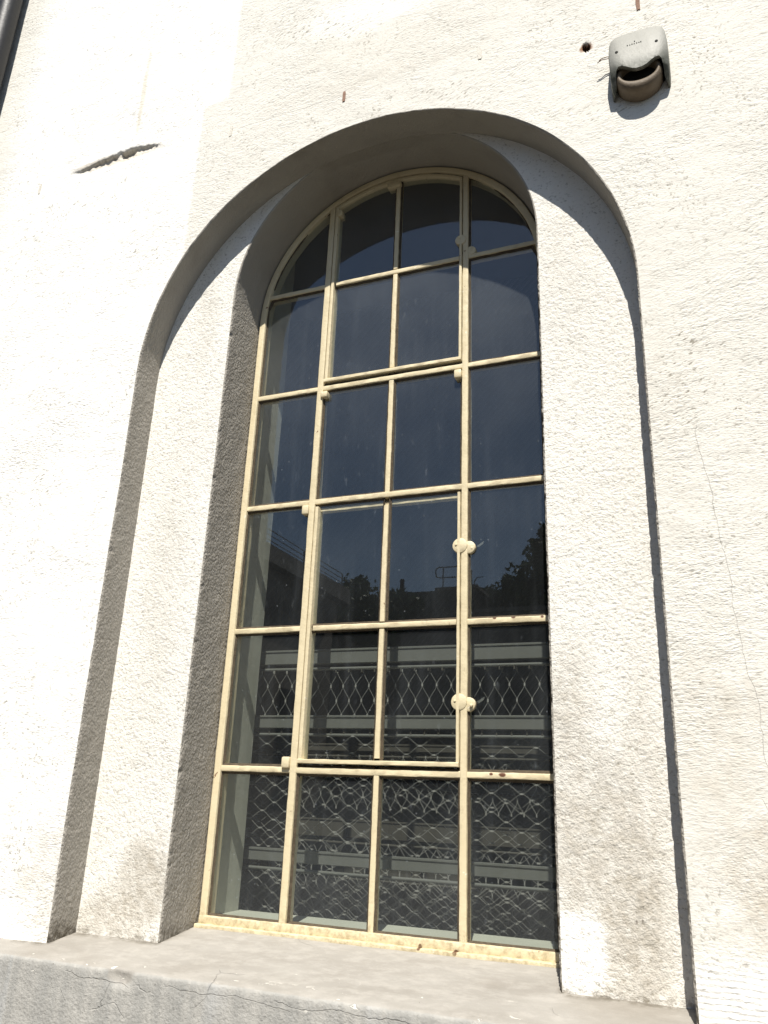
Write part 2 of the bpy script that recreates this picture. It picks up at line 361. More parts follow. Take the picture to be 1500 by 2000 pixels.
class MB:
    """collects shapes of ONE part"""
    def __init__(s): s.bm = bmesh.new()
    def box(s, x0, x1, y0, y1, z0, z1, bev=0.0, seg=1):
        r = bmesh.ops.create_cube(s.bm, size=1, matrix=Matrix.Translation(((x0+x1)/2, (y0+y1)/2, (z0+z1)/2)) @ Matrix.Diagonal((x1-x0, y1-y0, z1-z0, 1)))
        if bev: bmesh.ops.bevel(s.bm, geom=list({e for v in r['verts'] for e in v.link_edges}), offset=bev, segments=seg, affect='EDGES', profile=.5)
        return s
    def tube(s, pts, r, n=8, caps=True):
        pts = [Vector(p) for p in pts]; rings = []
        rr = r if isinstance(r, (list, tuple)) else [r]*len(pts)
        for i, p in enumerate(pts):
            t = (pts[min(i+1, len(pts)-1)]-pts[max(i-1, 0)]).normalized()
            a = t.orthogonal().normalized() if i == 0 else (a-t*a.dot(t)).normalized()
            b = t.cross(a)
            rings.append([s.bm.verts.new(p+(a*math.cos(2*math.pi*k/n)+b*math.sin(2*math.pi*k/n))*rr[i]) for k in range(n)])
        for q, w in zip(rings, rings[1:]):
            for k in range(n): s.bm.faces.new((q[k], q[(k+1) % n], w[(k+1) % n], w[k]))
        if caps: s.bm.faces.new(rings[0][::-1]); s.bm.faces.new(rings[-1])
        return s
    def lathe(s, prof, cx, cz, n=32, sx=1.0, sz=1.0):
        """prof = [(r, y)...] turned about the Y axis"""
        rings = []
        for r, y in prof:
            rings.append([s.bm.verts.new((cx+sx*r*math.cos(2*math.pi*k/n), y, cz+sz*r*math.sin(2*math.pi*k/n))) for k in range(n)] if r > 1e-6 else [s.bm.verts.new((cx, y, cz))])
        for q, w in zip(rings, rings[1:]):
            for k in range(n):
                a, b = q[k % len(q)], q[(k+1) % len(q)]; c, d = w[(k+1) % len(w)], w[k % len(w)]
                f = [v for i, v in enumerate((a, b, c, d)) if v not in (a, b, c, d)[:i]]
                if len(f) > 2: s.bm.faces.new(f)
        return s
    def prism(s, poly, y0, y1):
        """poly of (x, z) extruded along y"""
        a = [s.bm.verts.new((x, y0, z)) for x, z in poly]; b = [s.bm.verts.new((x, y1, z)) for x, z in poly]
        s.bm.faces.new(a); s.bm.faces.new(b[::-1]); n = len(poly)
        for i in range(n): s.bm.faces.new((a[i], b[i], b[(i+1) % n], a[(i+1) % n]))
        return s
    def build(s, name, mat, parent=None, smooth=False, angle=None):
        bmesh.ops.recalc_face_normals(s.bm, faces=s.bm.faces)
        me = bpy.data.meshes.new(name); s.bm.to_mesh(me); s.bm.free()
        o = link(name, me, mat, parent, smooth)
        if smooth and angle:
            me.set_sharp_from_angle(angle=math.radians(angle))
        return o

# ------------------------------------------------------------------ the ground
n = 41
gx = np.linspace(-1, 1, n); gx = np.sign(gx)*np.abs(gx)**2.2*300
V = np.array([(x, y, GROUND_Z) for x in gx for y in gx])
tag(link('ground', np_mesh('ground', V, grid_faces(n, n)), 'ground'), 'grey asphalt yard in front of the white building', kind='structure')

# ------------------------------------------------------------------ the building: facade, niche, reveals, plinth
YW, YN = -.325, -.205                    # wall face, niche face (window plane is y = 0)
RO, CO, RI, CI = .935, 1.46, .61, 1.81   # outer and inner arch: half width = radius, spring height
ZB = -.60; RB = .006
building = empty('building', (0, 0, GROUND_Z))
tag(building, 'white limewashed building wall with a deep round-arched window niche above a grey ledge', 'building')
building_inv = Matrix.Translation((0, 0, -GROUND_Z))
def part(o):
    o.parent = building; o.matrix_parent_inverse = building_inv; return o
def zo(x): return CO+np.sqrt(np.maximum(RO**2-np.asarray(x)**2, 0))

SX = np.array([-1.52, -1.46, -1.40, -1.36, -1.31, -1.27, -1.235, -1.21, -1.17, -1.14, -1.08, -1.03, -1.0])
ST = np.array([2.605, 2.600, 2.606, 2.615, 2.616, 2.622, 2.634, 2.622, 2.630, 2.632, 2.622, 2.616, 2.606])
SDp = np.array([0, .007, .012, .015, .017, .018, .012, .026, .024, .013, .011, .006, 0])
def wall_disp(x, z):
    """outward (towards the viewer) relief of the wall face"""
    d = .004*fbm(x*1.6+3, z*1.6, 3) + .0016*fbm(x*9, z*16+4, 3) + .0007*fbm(x*40, z*70, 2)
    # the gouge: an undercut lip of broken plaster
    top = np.interp(x, SX, ST, 0, 0) + .008*fbm(x*45, x*0+2, 4)
    dep = np.interp(x, SX, SDp, 0, 0)
    t = top-z
    g = sstep(0, .009, t)*np.clip(1-(t-.009)/.062, 0, 1)**1.1
    d = d - .85*dep*g*(1+.6*fbm(x*45, z*45, 3)) + dep*.28*sstep(-.03, 0, -np.abs(t+.012))*(dep > 0)
    # the drilled hole
    r = np.hypot(x-.829, (z-2.441)*.9) + .005*fbm(x*70, z*70+9, 2)
    d = d - .05*sstep(.016, .008, r)
    return d
def lines(*segs):
    out = []
    for a, b, st in segs:
        out += list(np.linspace(a, b, max(2, int(round((b-a)/st))+1))[:-1])
    return np.array(out+[segs[-1][1]])
WV, WF = [], []
def add_grid(Xg, Zg, flip=False):
    base = sum(len(v) for v in WV)
    WV.append(np.stack([Xg, YW-wall_disp(Xg, Zg), Zg], -1).reshape(-1, 3)); WF.append(grid_faces(Xg.shape[0], Xg.shape[1], base, flip))
zl = lines((ZB, 2.50, .011), (2.50, 2.72, .004), (2.72, 4.2, .012), (4.2, 5.8, .1))
A = RO+RB
for xs in (lines((-4.5, -2.4, .1), (-2.4, -1.56, .012), (-1.56, -.985, .005), (-.985, -A, .01)), lines((A, 1.75, .011), (1.75, 4.5, .1))):
    X, Z = np.meshgrid(xs, zl, indexing='ij'); add_grid(X, Z)
th = np.linspace(-math.pi/2, math.pi/2, 221); xs = A*np.sin(th)
xs = np.unique(np.concatenate([xs, np.linspace(.79, .87, 33)]))
zb0 = CO+np.sqrt(np.maximum(A*A-xs*xs, 0))
tt = lines((0, .62, .0045), (.62, 1, .02))
X = np.repeat(xs[:, None], len(tt), 1); Z = zb0[:, None]+(5.8-zb0)[:, None]*tt[None]**1.35
add_grid(X, Z)
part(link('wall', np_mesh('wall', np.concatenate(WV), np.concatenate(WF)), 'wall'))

def outline(R, C, zb, step):
    """left foot, arch, right foot -> points (x,z), inward normals, arc length"""
    nl = int((C-zb)/step); na = int(math.pi*R/step)
    p = [(-R, zb+(C-zb)*i/nl, 1, 0) for i in range(nl)]
    for i in range(na+1):
        a = math.pi-math.pi*i/na; p.append((R*math.cos(a), C+R*math.sin(a), -math.cos(a), -math.sin(a)))
    p += [(R, C-(C-zb)*(i+1)/nl, -1, 0) for i in range(nl)]
    p = np.array(p); s = np.concatenate([[0], np.cumsum(np.hypot(np.diff(p[:, 0]), np.diff(p[:, 1])))])
    return p[:, :2], p[:, 2:], s
def sweep(name, R, C, prof, mat, amp=.001, arris=0.0, clampo=False, zb=ZB, y_arris=None, step=.009):
    P, N, s = outline(R, C, zb, step)
    V = np.zeros((len(P), len(prof), 3))
    for j, (o, y, w) in enumerate(prof):
        d = amp*w*fbm(s*14, np.full_like(s, y*22+R*3), 4)
        if arris:
            k = math.exp(-((y-y_arris)/.010)**2)
            ch = np.maximum(0, fbm(s*26, s*0+R, 4)-.25)
            d = d-k*w*(arris*ch*2.2)+k*w*arris*.35*fbm(s*60, s*0+3, 2)
        q = P+N*(-o+d)[:, None]
        z = q[:, 1]
        if clampo:
            lim = zo(np.clip(q[:, 0], -RO, RO))+max(0, (y-YN)/.205)*.06
            z = np.where((np.abs(q[:, 0]) < .42) & (q[:, 1] > CI), np.minimum(z, lim), z)
        yy = y
        if o == RB and not clampo and y == YW: yy = y-wall_disp(q[:, 0], z)
        V[:, j, 0] = q[:, 0]; V[:, j, 1] = yy; V[:, j, 2] = z
    return part(link(name, np_mesh(name, V.reshape(-1, 3), grid_faces(len(P), len(prof))), mat))
def rprof(y0, y1, k):
    p = [(RB, y0, 0), (RB*.45, y0+.0006, .5), (RB*.12, y0+.0022, 1), (0, y0+RB, 1)]
    return p+[(0, y0+RB+(y1-y0-RB)*(i+1)/k, 1) for i in range(k)]
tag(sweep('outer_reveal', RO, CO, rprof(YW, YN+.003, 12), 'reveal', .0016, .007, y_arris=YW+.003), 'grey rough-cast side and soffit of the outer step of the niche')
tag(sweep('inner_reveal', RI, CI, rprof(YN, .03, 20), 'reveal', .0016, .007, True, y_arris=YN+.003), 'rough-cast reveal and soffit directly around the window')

# niche face: one band on each side, tapering out where the two arches meet near the crown
Ri2 = RI+RB
xs = np.linspace(.05, .6, 4000); xc = xs[np.argmin(np.abs(CI+np.sqrt(np.maximum(Ri2**2-xs**2, 0))-zo(xs)))]
NV, NF = [], []
for sgn in (-1, 1):
    nu, nv = 260, 34
    def side(R, C):
        a_end = math.acos(xc/R); L1 = C-ZB; L2 = R*a_end; t = np.linspace(0, 1, nu)*(L1+L2)
        a = np.clip((t-L1)/R, 0, None)
        return np.where(t < L1, R, R*np.cos(a)), np.where(t < L1, ZB+t, C+R*np.sin(a))
    ox, oz = side(RO+.002, CO); ix, iz = side(Ri2, CI)
    w = np.linspace(0, 1, nv)
    X = ox[:, None]*(1-w)+ix[:, None]*w; Z = oz[:, None]*(1-w)+iz[:, None]*w
    D = .003*fbm(X*3, Z*3+7, 3)+.0012*fbm(X*14, Z*14, 3)
    D *= sstep(0, .12, w)*sstep(1.0, .93, w)
    base = sum(len(v) for v in NV)
    NV.append(np.stack([sgn*X, YN-D, Z], -1).reshape(-1, 3)); NF.append(grid_faces(nu, nv, base, sgn < 0))
tag(part(link('niche_face', np_mesh('niche_face', np.concatenate(NV), np.concatenate(NF)), 'niche')), 'recessed sandy white band of plaster framing the window')

# plinth with its sloping ledge, which is also the window sill
prof = [(.03, -.489)]+[(-.42*i/40, -.4915-.1435*.42*i/40) for i in range(41)]
prof += [(-.427, -.5535), (-.4325, -.5575), (-.435, -.564)]
prof += [(-.435-.0005*i, -.564-.012*i) for i in range(1, 31)]+[(-.455, -1.1), (-.46, GROUND_Z-.05)]
xs = lines((-4.5, -1.3, .1), (-1.3, 1.4, .008), (1.4, 4.5, .1))
V = np.zeros((len(xs), len(prof), 3))
for j, (y, z) in enumerate(prof):
    k = math.exp(-((y+.430)/.006)**2-((z+.556)/.010)**2)
    ch = np.maximum(0, fbm(xs*14+1, xs*0+z*25, 4)-.22)
    big = .011*sstep(.06, .02, np.abs(xs+.565)) * math.exp(-((z+.572)/.016)**2) * (1+.6*fbm(xs*50, xs*0+z*70, 3))
    wob = .0025*fbm(xs*2.5, xs*0+y*6, 3)
    V[:, j, 0] = xs
    V[:, j, 1] = y+k*.011*ch+big*(y < -.425)+(.0018*fbm(xs*22, xs*0+z*22, 3) if y < -.43 else 0)
    V[:, j, 2] = z-k*.006*ch+wob*(z > -.6)+(.0008*fbm(xs*16, xs*0+y*16, 3) if y > -.425 else 0)
tag(part(link('plinth', np_mesh('plinth', V.reshape(-1, 3), grid_faces(len(xs), len(prof))), 'plinth')), 'grey painted cement ledge and plinth with chipped lip')

# old filled plug slots in a row above the niche
for x, z, mt, h, w in ((-.115, 2.555, 'rust', .052, .013), (1.012, 2.575, 'rust', .07, .014), (-.64, 2.555, 'patch', .055, .015), (.443, 2.562, 'patch', .055, .016), (-1.688, 2.557, 'patch', .055, .015)):
    yy = YW-float(wall_disp(np.array([x]), np.array([z]))[0])
    m = MB(); pts = []
    for i in range(14):
        t = i/14*2*math.pi; cx, cz = math.cos(t), math.sin(t)
        q = max(abs(cx), abs(cz)); pts.append((x+w/2*cx/q*(1+.18*random.uniform(-1, 1)), z+h/2*cz/q*(1+.08*random.uniform(-1, 1))))
    m.prism(pts, yy-.0026, yy+.02)
    tag(part(m.build('wall_plug', mt)), 'red-brown wood plug in the plaster' if mt == 'rust' else 'filled plug slot in the plaster')

# ------------------------------------------------------------------ inside of the opening and the room
ZI = 2.85
jv, jf = [], []
zz = np.linspace(-.475, ZI, 40); ys = np.linspace(.036, .225, 5)
for sg in (-1, 1):
    b0 = len(jv); jv += [(sg*(.600+.0015*math.sin(7*z+y*30)), y, z) for z in zz for y in ys]
    jf += [tuple(q) for q in grid_faces(40, 5, b0)]
b0 = len(jv); jv += [(-.6, .036, ZI), (.6, .036, ZI), (.6, .225, ZI), (-.6, .225, ZI)]; jf.append((b0, b0+1, b0+2, b0+3))
for i in range(40):                              # spandrel behind the arched frame
    a0, a1 = math.pi-math.pi*i/40, math.pi-math.pi*(i+1)/40; b0 = len(jv)
    jv += [(.601*math.cos(a0), .037, CI+.601*math.sin(a0)), (.601*math.cos(a1), .037, CI+.601*math.sin(a1)), (.601*math.cos(a1), .037, ZI), (.601*math.cos(a0), .037, ZI)]; jf.append((b0, b0+1, b0+2, b0+3))
tag(part(link('inner_jamb', np_mesh('inner_jamb', jv, jf), 'inner', smooth=False)), 'grey-green painted jamb behind the glass')
tag(part(MB().box(-.62, .62, .034, .25, -.52, -.472, .006, 2).build('inner_sill', 'inner')), 'grey inner window board behind the glass')
rv, rf = [], []
def quad(a, b, c, d): k = len(rv); rv.extend([a, b, c, d]); rf.append((k, k+1, k+2, k+3))
yi, yb, x0, x1, z0, z1 = .225, 5.2, -4.3, 4.3, GROUND_Z+.02, 5.6
quad((x0, yi, z0), (-.6, yi, z0), (-.6, yi, z1), (x0, yi, z1)); quad((.6, yi, z0), (x1, yi, z0), (x1, yi, z1), (.6, yi, z1))
quad((-.6, yi, z0), (.6, yi, z0), (.6, yi, -.5), (-.6, yi, -.5))
quad((-.6, yi, ZI), (.6, yi, ZI), (.6, yi, z1), (-.6, yi, z1))
quad((x0, yb, z0), (x1, yb, z0), (x1, yb, z1), (x0, yb, z1))
quad((x0, yi, z0), (x0, yb, z0), (x0, yb, z1), (x0, yi, z1)); quad((x1, yi, z0), (x1, yb, z0), (x1, yb, z1), (x1, yi, z1))
quad((x0, yi, z1), (x1, yi, z1), (x1, yb, z1), (x0, yb, z1)); quad((x0, yi, z0), (x1, yi, z0), (x1, yb, z0), (x0, yb, z0))
part(link('room_shell', np_mesh('room_shell', rv, rf), 'room', smooth=False))
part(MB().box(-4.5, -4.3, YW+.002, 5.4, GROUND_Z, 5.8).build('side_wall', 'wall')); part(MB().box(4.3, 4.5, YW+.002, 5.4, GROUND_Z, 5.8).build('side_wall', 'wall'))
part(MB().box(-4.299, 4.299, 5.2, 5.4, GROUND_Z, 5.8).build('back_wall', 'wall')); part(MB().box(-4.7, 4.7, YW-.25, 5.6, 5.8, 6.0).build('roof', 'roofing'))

# ------------------------------------------------------------------ the window (a part of the building; its pieces are sub-parts)
window = part(empty('window', (0, 0, 0)))
tag(window, 'arched steel window with cream flaking paint and dusty panes')
H = [0, .479, .958, 1.436, 1.915]
WR, WC = .605, 1.81            # outside of the frame
GY = .003                      # glass
def arch_z(x, R): return WC+math.sqrt(max(R*R-x*x, 0))
def bar(name, p0, p1, w, y0, y1, ch=.005, mat='cream'):
    """hand painted glazing bar between two points (x,z) with soft uneven edges"""
    (ax, az), (bx, bz) = p0, p1; L = math.hypot(bx-ax, bz-az); n = max(2, int(L/.02))
    tx, tz = (bx-ax)/L, (bz-az)/L; nx, nz = -tz, tx
    ch *= .62; sec = [(-w/2, y1), (-w/2, y0+ch*1.6), (-w/2+ch*.35, y0+ch*.3), (-w/2+ch, y0), (w/2-ch, y0), (w/2-ch*.35, y0+ch*.3), (w/2, y0+ch*1.6), (w/2, y1)]
    sd = random.uniform(0, 100); V = []
    for i in range(n+1):
        t = i/n*L
        for k, (o, y) in enumerate(sec):
            j = .0013*float(fbm(np.array([t*28+sd]), np.array([k*3.1+sd]), 3)[0])
            jy = .0010*float(fbm(np.array([t*20+sd+50]), np.array([k*1.7]), 2)[0])
            V.append((ax+tx*t+nx*(o+j), y+jy, az+tz*t+nz*(o+j)))
    m = len(sec); F = []
    for i in range(n):
        for k in range(m): F.append((i*m+k, i*m+(k+1) % m, (i+1)*m+(k+1) % m, (i+1)*m+k))
    me = bpy.data.meshes.new(name); me.from_pydata(V, [], F+[tuple(range(m)), tuple(n*m+k for k in range(m))[::-1]]); me.update()
    bm = bmesh.new(); bm.from_mesh(me); bmesh.ops.recalc_face_normals(bm, faces=bm.faces); bm.to_mesh(me); bm.free()
    o = link(name, me, mat, window); me.set_sharp_from_angle(angle=math.radians(28)); return o
def arch_ring(name, R0, R1, y0, y1, a0, a1, zb, mat='cream', ch=.004, feet=True):
    """frame member following the arch, section between radii R0 (outer) and R1 (inner); optional straight legs down to zb"""
    P = []
    if feet: P += [(-1, zb+(WC-zb)*i/90, None) for i in range(90)]
    na = 90
    P += [(0, 0, a0+(a1-a0)*i/na) for i in range(na+1)]
    if feet: P += [(1, WC-(WC-zb)*(i+1)/90, None) for i in range(90)]
    sec = [(R0, y1), (R0, y0+ch), (R0-ch, y0), (R1+ch*1.4, y0), (R1+ch*.4, y0+ch*.5), (R1, y0+ch*1.6), (R1, y1)]
    V = []
    for i, (sg, z, a) in enumerate(P):
        for k, (r, y) in enumerate(sec):
            rr = r+.0014*float(fbm(np.array([i*.31]), np.array([k*2.3+R0*9]), 3)[0])
            if a is None: V.append((sg*rr, y, z))
            else: V.append((rr*math.cos(a), y, WC+rr*math.sin(a)))
    m = len(sec); F = [(i*m+k, i*m+(k+1) % m, (i+1)*m+(k+1) % m, (i+1)*m+k) for i in range(len(P)-1) for k in range(m)]
    me = bpy.data.meshes.new(name); me.from_pydata(V, [], F+[tuple(range(m)), tuple((len(P)-1)*m+k for k in range(m))[::-1]]); me.update()
    bm = bmesh.new(); bm.from_mesh(me); bmesh.ops.recalc_face_normals(bm, faces=bm.faces); bm.to_mesh(me); bm.free()
    o = link(name, me, mat, window); me.set_sharp_from_angle(angle=math.radians(28)); return o
FI = .577
arch_ring('frame', WR, FI, -.014, .04, math.pi, 0, -.485)
bar('bottom_rail', (-.602, -.475), (.602, -.475), .026, -.016, .04, .005)
tag(bar('bottom_rail', (-.606, -.494), (.606, -.494), .016, -.034, .038, .004), 'flaking lower lip of the frame on the ledge')
X1, X2 = -.295, .298
ty = arch_z(X1, FI+.004)
bar('mullion', (X1, -.465), (X1, ty), .026, -.013, .035); bar('mullion', (X2, -.465), (X2, arch_z(X2, FI+.004)), .023, -.013, .035)
for i, z in enumerate(H):                                   # transoms: side lights, and full width where no casement sits
    e = FI+.003 if z < WC else math.sqrt((FI+.003)**2-(z-WC)**2)
    bar('transom', (-e, z), (X1-.012, z), .0195, -.010, .033); bar('transom', (X2+.0105, z), (e, z), .0195, -.010, .033)
    if i in (0, 2, 3): bar('transom', (X1+.012, z), (X2-.0105, z), .0205, -.011, .034)
bar('glazing_bar', (.006, -.462), (.006, -.009), .0195, -.009, .03)
bar('glazing_bar', (.006, .968), (.006, 1.426), .0195, -.009, .03)
# casements
CX0, CX1 = X1+.0170, X2-.0140
def casement(z0, z1, arched):
    w = .014; ya, yb2 = -.017, .028
    bar('casement_stile', (CX0+w/2, z0), (CX0+w/2, z1 if not arched else arch_z(CX0, FI-.008)-.004), w, ya, yb2, .004)
    w2 = .010
    bar('casement_stile', (CX1-w2/2, z0), (CX1-w2/2, z1 if not arched else arch_z(CX1, FI-.008)-.004), w2, ya, yb2, .003)
    tag(bar('casement_rail', (CX0, z0+.007), (CX1, z0+.007), .014, ya-.004, yb2, .003), 'bottom rail of the casement with a dark gap beneath')
    if arched:
        a0, a1 = math.acos(CX0/(FI-.006)), math.acos(CX1/(FI-.006))
        arch_ring('casement_rail', FI-.005, FI-.021, -.012, yb2, a0, a1, 0, feet=False, ch=.003)
    else: bar('casement_rail', (CX0, z1-.008), (CX1, z1-.008), .014, .004, yb2, .003)
casement(.022, .936, False); casement(1.458, None, True)
bar('glazing_bar', (.006, .043), (.006, .479-.013), .0185, -.012, .026); bar('glazing_bar', (.006, .479+.013), (.006, .916), .0185, -.012, .026)
bar('casement_bar', (CX0+.022, .479), (CX1-.013, .479), .0185, -.012, .026)
bar('glazing_bar', (.006, 1.479), (.006, 1.902), .0185, -.012, .026); bar('glazing_bar', (.006, 1.928), (.006, 2.362), .0185, -.012, .026)
bar('casement_bar', (CX0+.022, 1.915), (CX1-.013, 1.915), .0185, -.012, .026)
# panes: 24 lights with their putty lines
colx = [(-FI-.002, X1-.011), (X1+.012, -.0025), (.0145, X2-.0105), (X2+.0095, FI+.002)]
rowz = [(-.464, -.009), (.009, .471), (.487, .949), (.967, 1.427), (1.445, 1.906), (1.923, 2.41)]
def lim(x, z): return z if abs(x) >= FI else min(z, arch_z(x, FI+.002))
for ci, (xa, xb) in enumerate(colx):
    for ri, (za, zb) in enumerate(rowz):
        poly = [(xa, za), (xb, za)]
        if ri < 4 and True: poly += [(xb, zb), (xa, zb)]
        else:
            n = 14; top = []
            for k in range(n+1):
                x = xb+(xa-xb)*k/n; xx = max(min(x, FI), -FI); z = min(zb, arch_z(xx, FI+.002)); top.append((x, max(z, za+.0001*k)))
            poly += [p for p in top if p[1] > za+.02]
        cx = sum(p[0] for p in poly)/len(poly); cz = sum(p[1] for p in poly)/len(poly)
        me = MB().prism([(x-cx, z-cz) for x, z in poly], -.0015, .0015).build('pane', 'glass', window)
        me.location = (cx, GY, cz); me.rotation_euler = (math.radians(random.gauss(0, .10)), 0, math.radians(random.gauss(0, .10)))
        # putty fillet round the pane
        m = MB(); k = len(poly)
        ins = []
        for x, z in poly:
            d = Vector((cx-x, cz-z)); ins.append((x+math.copysign(min(.0085, abs(d.x)*.2), d.x), z+math.copysign(min(.0085, abs(d.y)*.2), d.y)))
        a = [m.bm.verts.new((x, GY-.009, z)) for x, z in poly]; b = [m.bm.verts.new((x+random.uniform(-.001, .001), GY-.0025, z+random.uniform(-.001, .001))) for x, z in ins]
        c = [m.bm.verts.new((x, GY+.004, z)) for x, z in poly]
        for i in range(k):
            m.bm.faces.new((a[i], a[(i+1) % k], b[(i+1) % k], b[i])); m.bm.faces.new((b[i], b[(i+1) % k], c[(i+1) % k], c[i]))
        m.build('putty', 'putty', window)
# hinge lugs
for x, z, w, h in ((-.274, 1.405, .030, .026), (.272, 1.402, .028, .034), (-.318, .928, .028, .036), (-.322, .024, .030, .036), (-.012, 2.347, .060, .022), (-.258, 2.268, .022, .030)):
    MB().box(x-w/2, x+w/2, -.022, .02, z-h/2, z+h/2, .005, 2).build('hinge_lug', 'cream', window, True, 40)
# cam latches: a disc on the casement, a disc on the mullion, a pin
def disc(name, x, z, r, y0, y1, mat='cream'):
    MB().lathe([(0, y0), (r-.004, y0), (r-.001, y0+.0015), (r, y0+.004), (r, y1)], x, z, 28).build(name, mat, window, True, 40)
for k, z in enumerate((.738, .217)):
    disc('latch_plate', .283, z+.003, .0265, -.0165, .002); disc('latch_plate', .313, z-.004, .0225, -.0115, .002)
    disc('latch_pin', .270, z+.006, .0045, -.0205, -.015)
    disc('latch_pin', .324, z-.008, .0055, -.021 if k else -.0135, -.01, 'cream' if k == 0 else 'cream')
    m = MB(); m.prism([(.333, z+.008), (.352, z+.020), (.358, z+.023), (.355, z+.013), (.338, z+.002)], .020, .0235); m.build('latch_tongue', 'steel', window)
disc('latch_plate', .279, 1.996, .023, -.0165, .002); disc('latch_plate', .318, 1.938, .021, -.0115, .002); disc('latch_pin', .274, 2.002, .0045, -.0205, -.015)

# ------------------------------------------------------------------ steel stair guards seen through the panes
def net(x0, x1, z0, z1, pw, ph, y, r=.0010, ferrule=(.0028, .0055)):
    """cable net: diamonds pw wide, ph high, with a ferrule on each crossing"""
    V, F = [], []
    def prism3(a, b, rad, n=4):
        a = Vector(a); b = Vector(b); t = (b-a).normalized(); u = t.orthogonal().normalized(); w = t.cross(u); k = len(V)
        for p in (a, b):
            for i in range(n): V.append(tuple(p+(u*math.cos(2*math.pi*i/n)+w*math.sin(2*math.pi*i/n))*rad))
        for i in range(n): F.append((k+i, k+(i+1) % n, k+n+(i+1) % n, k+n+i))
    hw, hh = pw/2, ph/2
    ni, nj = int((x1-x0)/hw)+1, int((z1-z0)/hh)
    def sag(x, z): return y+.012*math.sin(3.1*x+2*z)+.007*math.sin(9*x-5*z)+.004*math.sin(23*x+31*z)
    wide = pw > ph
    fe = ferrule[1]
    def off(di, dj): return (di*fe, 0) if wide else (0, dj*fe)
    for i in range(ni):
        for j in range(nj+1):
            if (i+j) % 2: continue
            x, z = x0+i*hw, z1-j*hh
            fx, fz = (fe, ferrule[0]) if wide else (ferrule[0], fe)
            k = len(V); yy = sag(x, z); q = ferrule[0]*.7
            for a in (-1, 1):
                for b in (-1, 1):
                    for c in (-1, 1): V.append((x+a*fx, yy+b*q, z+c*fz))
            for f in ((0, 1, 3, 2), (4, 6, 7, 5), (0, 4, 5, 1), (2, 3, 7, 6), (0, 2, 6, 4), (1, 5, 7, 3)): F.append(tuple(k+v for v in f))
            for di in (-1, 1):
                if j == nj or not (0 <= i+di < ni): continue
                x2, z2 = x+di*hw, z-hh; o = off(di, -1)
                a = (x+o[0], yy, z+o[1]); b = (x2-o[0], sag(x2, z2), z2-o[1])
                if wide: m1 = (a[0]+(b[0]-a[0])*.3, 0, a[2]+(b[2]-a[2])*.28); m2 = (a[0]+(b[0]-a[0])*.7, 0, a[2]+(b[2]-a[2])*.72)
                else: m1 = (a[0]+(b[0]-a[0])*.28, 0, a[2]+(b[2]-a[2])*.3); m2 = (a[0]+(b[0]-a[0])*.72, 0, a[2]+(b[2]-a[2])*.7)
                m1 = (m1[0], a[1]*.7+b[1]*.3, m1[2]); m2 = (m2[0], a[1]*.3+b[1]*.7, m2[2])
                prism3(a, m1, r); prism3(m1, m2, r); prism3(m2, b, r)
    me = bpy.data.meshes.new('cable_net'); me.from_pydata(V, [], F); me.update(); return me
def beam(z0, z1, y, parent, x0=-1.05, x1=1.05, mat='steel'):
    h = z1-z0
    m = MB(); m.box(x0, x1, y-.004, y+.03, z0, z1, .002); m.box(x0, x1, y-.008, y-.0035, z1-.007, z1+.001, .001)
    return m.build('beam', mat, parent)
def tube(z, y, r, parent, x0=-1.05, x1=1.05, mat='steel'): return MB().tube([(x0, y, z), (x1, y, z)], r, 10).build('tube', mat, parent, True, 40)
def clips(z0, z1, y, pitch, parent):
    x = -1.0
    while x < 1.02:
        MB().box(x-.003, x+.003, y-.003, y+.003, z0, z1).build('net_clip', 'brown', parent); x += pitch
YG = .295
g = empty('stair_guard', (0, YG, GROUND_Z)); gi = Matrix.Translation((0, -YG, -GROUND_Z))
tag(g, 'grey steel stair guard with cable nets right behind the panes', 'stair guard')
parts = [beam(.404, .459, YG, g), tube(.386, YG+.01, .007, g), beam(.161, .208, YG, g), tube(.138, YG+.01, .006, g), beam(-.310, -.267, YG, g), tube(-.336, YG+.01, .006, g)]
for z0, z1, pw, ph, yy in ((.200, .374, .0535, .110, YG+.012), (-.28, .134, .104, .0605, YG+.012), (-.95, -.340, .104, .0605, YG+.012), (-.28, .05, .098, .058, YG+.13), (-.95, -.30, .110, .063, YG+.13), (-.95, -.36, .092, .055, YG+.24)):
    parts.append(tag(link('cable_net', net(-1.05, 1.05, z0, z1, pw, ph, yy, .0008 if pw < ph else (.00085 if yy < YG+.1 else .0008)), 'wire', g, False), 'stainless cable net of diamond meshes', kind='stuff'))
for x in (-1.04, 1.04): parts.append(MB().box(x-.02, x+.02, YG+.03, YG+.07, GROUND_Z+.02, .48, .003).build('post', 'steel', g))
for p in parts: p.matrix_parent_inverse = gi
n0 = len(COL.objects)
before = set(bpy.data.objects)
clips(.135, .165, YG+.008, .053, g); clips(.370, .388, YG+.008, .0535, g)
for o in set(bpy.data.objects)-before: o.matrix_parent_inverse = gi
